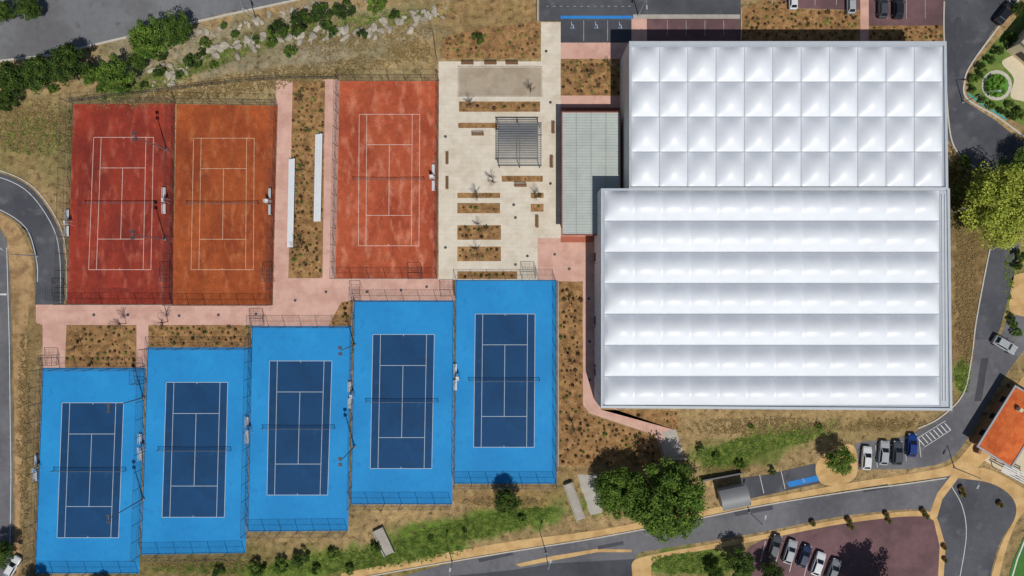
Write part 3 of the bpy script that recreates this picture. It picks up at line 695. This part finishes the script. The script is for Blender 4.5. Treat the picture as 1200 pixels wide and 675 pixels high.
def cushion(par,x0,y0,x1,y1,z,b,mat,cols=1,edge=.12):
    a=W(x0,y1,z);c=W(x1,y0,z); nc=16; nu=(24 if cols==1 else nc*cols); nv=24; mb=MB()
    ax,ay,cx,cy=a[0]+edge,a[1]+edge,c[0]-edge,c[1]-edge
    bp=lambda t,p: max(0,1-abs(2*t-1)**p)
    for j in range(nv+1):
        v=.5-.5*math.cos(math.pi*j/nv)
        for i in range(nu+1):
            if cols==1:
                u=.5-.5*math.cos(math.pi*i/nu)
                hh=b*(bp(u,2)*bp(v,2))**.9
            else:
                k=min(i//nc,cols-1); t=(i-k*nc)/nc; u=(k+t)/cols
                e=min(1,min(u,1-u)*cols/.7); endf=(1-(1-e)**2)**.6
                hh=b*bp(v,2)**.88*endf*(.76+.24*bp(t,2)**.9)
            mb.v.append((ax+(cx-ax)*u,ay+(cy-ay)*v,z+.03+max(0,hh)))
    for j in range(nv):
        for i in range(nu):
            q=j*(nu+1)+i; mb.f.append((q,q+1,q+nu+2,q+nu+1))
    return mkobj('roof_cushion',mb.mesh('roof_cushion'),mat,par,smooth=True)
def ring(mb,q,wpx,z0,z1,z):
    o=wxy(q,z); i=wxy([(q[0][0]+wpx[0],q[0][1]+wpx[1]),(q[1][0]-wpx[2],q[1][1]+wpx[1]),(q[2][0]-wpx[2],q[2][1]-wpx[3]),(q[3][0]+wpx[0],q[3][1]-wpx[3])],z)
    for k in range(4):
        j=(k+1)%4; mb.prism([o[k],o[j],i[j],i[k]],z0,z1)
def mkroof(q,z):
    mb=MB(); mb.prism(wxy([(q[0][0]+1,q[0][1]+1),(q[1][0]-1,q[1][1]+1),(q[2][0]-1,q[2][1]-1),(q[3][0]+1,q[3][1]-1)],z),z-.015,z+.02)
    return mkobj('roof',mb.mesh('roof',hall.location),m_seam,hall)
rU=mkroof(U,ZU); rL=mkroof(Lw,ZL)
def fixc(o): o.location=(-hall.location.x,-hall.location.y,0); return o
xb=[739.5+(1104.5-739.5)*i/11 for i in range(12)]; yb_=[55,96,137,178,219]
for i in range(11):
    for j in range(4):
        fixc(cushion(rU,xb[i],yb_[j],xb[i+1],yb_[j+1],ZU,1.25,m_membrane,edge=.06))
yl=[223,259,295.5,332,368,404.5,441,475]
for j in range(7): fixc(cushion(rL,708,yl[j],1101,yl[j+1],ZL,1.55,m_membrane2,cols=12,edge=.08))
mb=MB(); ring(mb,U,(1.6,5,3,1.5),ZU,ZU+.3,ZU); part(hall,'parapet',mb,m_parap,world=True)
mb=MB(); ring(mb,Lw,(2,1.5,3,3),ZL-.3,ZL+.25,ZL); part(hall,'parapet',mb,m_parap,world=True)
mb=MB(); q=wxy([(1101.5,224),(1109,224),(1111.5,476),(1102,476)],ZL); mb.prism(q,ZL+.02,ZL+.06); part(hall,'gutter',mb,m_parap,world=True)
for x in (1103.5,1107): 
    a=W(x,228,ZL);b=W(x+1,470,ZL); mb=MB(); mb.cyl((a[0],a[1],ZL+.15),(b[0],b[1],ZL+.15),.08,.08,8); part(hall,'gutter_pipe',mb,m_white,world=True)
# annex
c=W(692,203); an=thing('annex_building','low pale grey ribbed metal roofed annex beside the hall','building',c); z=4.2
q=[(658,131),(727,131),(728,276),(658,276)]
mb=MB(); mb.prism(wxy([(662,134),(727,134),(728,273),(662,273)],z),0,z-.1); part(an,'wall',mb,m_beige,world=True)
mb=MB(); mb.prism(wxy(q,z),z-.08,z); rf=part(an,'roof',mb,m_metal,world=True)
mb=MB()
for k in range(1,4): 
    a=W(658+k*17.4,131,z);b=W(658+k*17.4,276,z); mb.box(a[0],(a[1]+b[1])/2,z+.04,.1,a[1]-b[1]-.3,.06)
for k in range(1,44):
    a=W(658,131+k*3.3,z);b=W(727.5,131+k*3.3,z); mb.box((a[0]+b[0])/2,a[1],z+.012,b[0]-a[0]-.3,.07 if k%4==0 else .04,.024+.01*(k%4==0))
part(an,'roof_rib',mb,m_seam2,world=True)
mb=MB(); ring(mb,q,(1.2,1,.8,1.4),z-.12,z+.12,z); part(an,'parapet',mb,m_rust,world=True)
xw2=W(662,0,z)[0]
for yy in (150,180,215,250):
    mb=MB(); mb.box(xw2-.04,W(0,yy,z)[1],1.5,.06,2.4,2.2); part(an,'window',mb,m_glass,world=True)
# ---------------------------------------------------------------- walls / steps
def lowwall(pts,w,h,mat,label):
    mb=MB(); ribbon(mb,pts,w,0.0,h); o=mkobj('retaining_wall',mb.mesh('retaining_wall'),mat); tag(o,label,'wall','low retaining walls')
lowwall([(630,-2),(630,26)],.3,.6,m_conc,'low concrete wall beside the car park')
lowwall([(654,330),(654,546)],.18,.3,m_conc,'low concrete edging along blue court')
lowwall([(733,72),(733,130)],.2,.8,m_rust,'oxide red low wall beside planting bed')
lowwall([(657,128),(732,128)],.2,.8,m_rust,'oxide red low wall in front of annex')
lowwall([(820,562),(868,553)],.25,1.0,m_dgrey,'dark low wall on the slope by the road')
lowwall([(868,12),(868,47)],.15,.3,m_conc,'low concrete edging of planting bed')
lowwall([(415,352),(413,382)],.2,.6,m_conc,'low concrete wall at change of court level')
lowwall([(1184,456),(1146,520),(1142,530)],.5,1.2,m_brownwall,'brown coped wall beside the tiled house')
def stairs(x,y,ang,w,L,n,label):
    c=W(x,y); mb=MB()
    for i in range(n): 
        h=.02+.14*(n-i)*.35+.1; mb.box((i+.5-n/2)*L/n,0,h/2,L/n*.9,w,h)
    for s in (-1,1): mb.box(0,s*(w/2+.12),.35,L,.16,.7)
    o=mkobj('stairs',mb.mesh('stairs'),m_conc,None,c); o.rotation_euler.z=ang; tag(o,label,'stairs','concrete stairs on the slope')
stairs(673,587,math.radians(-70),1.3,7,16,'narrow concrete stairs descending the slope')
stairs(450,634,math.radians(-65),1.6,5,12,'short concrete stairs on the grassy slope')
sheet('path',[(676,556),(700,556),(706,600),(692,604)],2,m_conc,jit=.6)
sheet('path',[(776,506),(792,503),(802,535),(780,538)],5,m_conc)
lowwall([(770,507),(780,538),(804,536)],.2,.9,m_conc,'concrete wall at the end of pink path')
# ---------------------------------------------------------------- houses right
sheet('garden_terrace',[(1138,530),(1192,452),(1260,490),(1260,560),(1180,556)],2.6,m_beige)
T=thing('house','house with bright orange tiled gable roof and grey edging','house',W(1173,496),math.radians(58))
L,Wd,h=11.5,6.0,2.9
mb=MB(); mb.box(0,0,h/2,L,Wd,h); part(T,'wall',mb,m_brownwall)
r=.7; a,b=L/2+.3,Wd/2+.3
mb=MB(); mb.v=[(-a,-b,h),(a,-b,h),(a,b,h),(-a,b,h),(-a,0,h+r),(a,0,h+r)]; mb.f=[(0,1,5,4),(2,3,4,5),(0,4,3),(1,2,5),(0,3,2,1)]; rf=part(T,'roof',mb,m_tile)
ch=MB(); ch.box(L*.25,Wd*.2,h+.9,.6,.6,1.0); mkobj('chimney',ch.mesh('chimney'),m_beige,rf)
mb=MB()
for s in (-1,1): mb.box(0,s*(b+.15),h+.05,2*a+.6,.3,.2)
for s in (-1,1): mb.box(s*(a+.15),0,h+.08,.3,2*b-.02,.2)
part(T,'roof_edging',mb,m_galv)
for s in (-1,1):
    for x in (-L*.3,0,L*.3):
        mb=MB(); mb.box(x,s*(Wd/2+.02),1.5,1.1,.05,1.2); part(T,'window',mb,m_glass)
mb=MB(); mb.box(-L/2-.02,0,1.05,.05,1.1,2.1); part(T,'door',mb,m_wood)
T=thing('terrace_canopy','white slatted terrace canopy in front of house','canopy',W(1180,552),math.radians(-28))
for x in (-2.6,2.6):
    for y in (-.6,.6): mb=MB(); mb.box(x,y,1.2,.12,.12,2.4); part(T,'post',mb,m_white)
mb=MB(); [mb.box(0,-.72+i*.36,2.45,5.6,.18,.06) for i in range(5)]; part(T,'slats',mb,m_white)
T=thing('house','villa with pale flat roof beside a garden','house',W(1206,52),math.radians(50))
mb=MB(); mb.box(0,0,2,7,5,4); part(T,'wall',mb,m_beige); mb=MB(); mb.box(0,0,4.08,7.5,5.5,.16); part(T,'roof',mb,m_conc)
mb=MB(); mb.box(-3.53,0,1.5,.05,2,1.4); part(T,'window',mb,m_glass)
T=thing('utility_shelter','dark grey curved roof shelter beside the pavement','shelter',W(856,579),math.radians(12))
mb=MB(); mb.box(-2.2,0,1.15,.1,3,2.3); mb.box(2.2,0,1.15,.1,3,2.3); mb.box(0,1.5,1.15,4.3,.1,2.3); part(T,'wall',mb,m_galv)
mb=MB(); n=18; f_=lambda y:2.4+.55*(1-(y/1.8)**2)
for i in range(n+1):
    y=-1.8+3.6*i/n; mb.v+=[(-2.5,y,f_(y)),(2.5,y,f_(y))]
mb.f=[(2*i,2*i+1,2*i+3,2*i+2) for i in range(n)]
part(T,'roof',mb,m_mgrey,smooth=True)
mb=MB(); mb.box(0,1.1,.45,3.4,.35,.06); part(T,'seat',mb,m_wood)
def lamp():
    T=thing('street_lamp','slim grey street lamp beside the road','street lamp',group='street lamps')
    mb=MB(); mb.cyl((0,0,0),(0,0,7),.1,.06,8); mb.cyl((0,0,0),(0,0,.25),.2,.2,8); part(T,'pole',mb,m_galv)
    mb=MB(); mb.cyl((0,0,6.95),(1.3,0,7.15),.045,.04,6); part(T,'arm',mb,m_galv)
    mb=MB(); mb.box(1.5,0,7.15,.7,.28,.1); mb.box(1.5,0,7.09,.5,.2,.03); part(T,'lamp_head',mb,m_galv); return T
lp=lamp(); f=True
for x,y,r in ((878,600,1.4),(1108,250,3.1),(640,648,1.3),(1118,548,-2),(300,22,-1.2),(1128,120,0),(44,300,2.5),(530,658,1.4),(748,18,-1.5)):
    wx,wy,_=W(x,y)
    if f: lp.location=(wx,wy,0); lp.rotation_euler.z=r; f=False
    else: dup(lp,(wx,wy,0),r)
def planter():
    T=thing('plant_pot','brown plant pot with dark shrub beside road','plant pot',group='plant pots by the car park')
    mb=MB(); mb.cyl((0,0,0),(0,0,.6),.4,.55,12); part(T,'pot',mb,m_wood); mb=MB(); leaves(mb,(0,0,.85),.5,90,.12); part(T,'plant',mb,m_leafD); return T
pp=planter(); f=True
for x,y in ((951,612),(993,609),(1037,602),(1080,598),(996,616),(1040,609),(1084,604),(1125,572),(1127,578),(1105,640),(1106,655),(1170,590)):
    wx,wy,_=W(x,y)
    if f: pp.location=(wx,wy,0); f=False
    else: dup(pp,(wx,wy,0),0,random.uniform(.8,1.1))
# ---------------------------------------------------------------- cars
def car_src():
    T=thing('parked_car','parked car','car',group='parked cars')
    st=[(-2.12,.72,.42,.80),(-2.02,.83,.28,.95),(-1.3,.89,.2,1.0),(0.0,.9,.2,1.0),(1.0,.89,.2,.97),(1.8,.85,.24,.84),(2.05,.76,.3,.72),(2.14,.6,.42,.62)]
    mb=MB()
    for x,w,z0,z1 in st:
        zm=z0+(z1-z0)*.6
        mb.v+=[(x,-w*.9,z0),(x,-w,zm),(x,-w*.93,z1-.05),(x,-w*.8,z1),(x,0,z1+.03),(x,w*.8,z1),(x,w*.93,z1-.05),(x,w,zm),(x,w*.9,z0)]
    for i in range(len(st)-1):
        for j in range(9):
            k=(j+1)%9; a=i*9; mb.f.append((a+j,a+k,a+9+k,a+9+j))
    mb.f.append(tuple(range(9))); mb.f.append(tuple(reversed(range((len(st)-1)*9,len(st)*9))))
    n=len(mb.v); B0=[(-1.95,-.76,.97),(1.02,-.76,.97),(1.02,.76,.97),(-1.95,.76,.97)]; T0=[(-1.45,-.6,1.43),(.22,-.6,1.43),(.22,.6,1.43),(-1.45,.6,1.43)]
    mb.v+=B0+T0; 
    for i in range(4): j=(i+1)%4; mb.f.append((n+i,n+j,n+4+j,n+4+i))
    mb.f.append((n+4,n+5,n+6,n+7))
    bd=part(T,'body',mb,m_white,smooth=False)
    bv=bd.modifiers.new('b','BEVEL'); bv.width=.05; bv.segments=2; bv.limit_method='ANGLE'; bv.angle_limit=.5
    def glass(name,i,j,x=.1):
        a,b,c,d=[Vector(v) for v in (B0[i],B0[j],T0[j],T0[i])]; nrm=(b-a).cross(d-a).normalized()*.012
        F=lambda u,v:(a.lerp(b,u)).lerp(d.lerp(c,u),v)+nrm
        g=MB(); g.poly([F(x,.12),F(1-x,.12),F(1-x,.93),F(x,.93)]); part(T,name,g,m_glass)
    glass('side_window',0,1,.06); glass('windscreen',1,2); glass('side_window',2,3,.06); glass('rear_window',3,0,.12)
    for x in (-1.35,1.3):
        for s in (-1,1):
            w=MB(); w.cyl((0,-.11,0),(0,.11,0),.32,.32,16); wo=part(T,'wheel',w,m_black); wo.location=(x,s*.82,.32)
            r=MB(); r.cyl((0,-.12,0),(0,.12,0),.2,.2,10); mkobj('rim',r.mesh('rim'),m_rim,wo)
    for s in (-1,1):
        g=MB(); g.box(2.02,s*.6,.66,.16,.26,.13); part(T,'headlight',g,m_lamp)
        g=MB(); g.box(-2.06,s*.66,.78,.1,.2,.16); part(T,'tail_light',g,m_tail)
        g=MB(); g.box(.75,s*.98,1.0,.14,.16,.12); part(T,'wing_mirror',g,m_black)
    return T
paint={k:P(k+'_car_paint',c,.25) for k,c in dict(dark_grey=C(70,74,80),silver=C(160,164,168),dark_blue=C(36,48,78),white=C(206,208,210),grey=C(120,124,128),blue=C(26,54,118),black=C(34,36,40)).items()}
cs=car_src(); f=True
for x,y,a,k,sc,w in ((908,641,72,'dark_grey',1,'in tinted car park'),(926,647,72,'silver',1,'in tinted car park'),(943,652,70,'dark_blue',.95,'in tinted car park'),(959,661,70,'white',1,'in tinted car park'),(977,669,70,'grey',1,'in tinted car park'),
 (1016,537,86,'white',.97,'beside hatched road marking'),(1036,531,84,'silver',1,'beside hatched road marking'),(1052,531,87,'dark_grey',1,'beside hatched road marking'),(1069,522,86,'blue',.95,'beside hatched road marking'),
 (998,3,90,'silver',.9,'beside planting bed'),(1035,7,90,'dark_grey',.98,'on tinted parking bays'),(1053,8,90,'black',.98,'on tinted parking bays'),(1178,15,52,'black',1.05,'driving on asphalt road'),(1178,404,-30,'silver',1.05,'on forecourt by the road'),(930,-2,90,'white',.9,'beside planting bed'),(14,664,60,'white',.9,'on side road')):
    wx,wy,_=W(x,y,.8)
    if f: o=cs; o.location=(wx,wy,.03); o.rotation_euler.z=math.radians(a); f=False
    else: o=dup(cs,(wx,wy,.03),math.radians(a),sc)
    o['label']='%s hatchback car %s'%(k.replace('_',' '),w); setmat(o,'body',paint[k])
m_icon=P('faded_symbol_paint',C(150,168,190),.8)
def icon(px,py,rz,s=1.1):
    mb=MB(); n=10
    for i in range(n):
        a0=-2.6+i*4.2/n; a1=a0+4.2/n; mb.poly([(math.cos(a0)*.42,math.sin(a0)*.42,0),(math.cos(a1)*.42,math.sin(a1)*.42,0),(math.cos(a1)*.32,math.sin(a1)*.32,0),(math.cos(a0)*.32,math.sin(a0)*.32,0)])
    for x0,y0,x1,y1 in ((-.1,0,.02,.6),(-.1,0,.42,.1),(.32,-.42,.44,.0),(.02,.28,.3,.38),(-.14,.66,.06,.86),(.44,-.44,.6,-.34)):
        mb.poly([(x0,y0,.001),(x1,y0,.001),(x1,y1,.001),(x0,y1,.001)])
    o=mkobj('parking_symbol',mb.mesh('parking_symbol'),m_icon,None,W(px,py)); o.location.z=.07; o.rotation_euler.z=rz; o.scale=(s,)*3; o['kind']='structure'
icon(670,31,0,.9); icon(698,31,0,.9); icon(726,31,0,.9); icon(941,563,.2,.6)
# ---------------------------------------------------------------- light & camera
el=math.radians(59); hx,hy=.28,-.96
sun=bpy.data.lights.new('sun','SUN'); sun.energy=3.35; sun.angle=math.radians(.5); sun.color=(1,.965,.91)
so=bpy.data.objects.new('sun',sun); COL.objects.link(so)
d=Vector((-hx*math.cos(el),-hy*math.cos(el),-math.sin(el))); so.rotation_euler=d.to_track_quat('-Z','Y').to_euler(); so.location=(0,0,80)
w=bpy.data.worlds.new('World'); scene.world=w; w.use_nodes=True; nt=w.node_tree
sk=nt.nodes.new('ShaderNodeTexSky'); sk.sky_type='NISHITA'; sk.sun_disc=False; sk.sun_elevation=el; sk.sun_rotation=math.atan2(hx,hy)
nt.links.new(sk.outputs[0],nt.nodes['Background'].inputs[0]); nt.nodes['Background'].inputs[1].default_value=.056
cam=bpy.data.cameras.new('camera'); cam.sensor_width=36; cam.lens=36*H/(1200/S); cam.clip_end=9000
co=bpy.data.objects.new('camera',cam); COL.objects.link(co); co.location=(0,0,H); co.rotation_euler=(0,0,0); scene.camera=co
scene.view_settings.view_transform='Standard'; scene.view_settings.look='None'; scene.view_settings.exposure=0
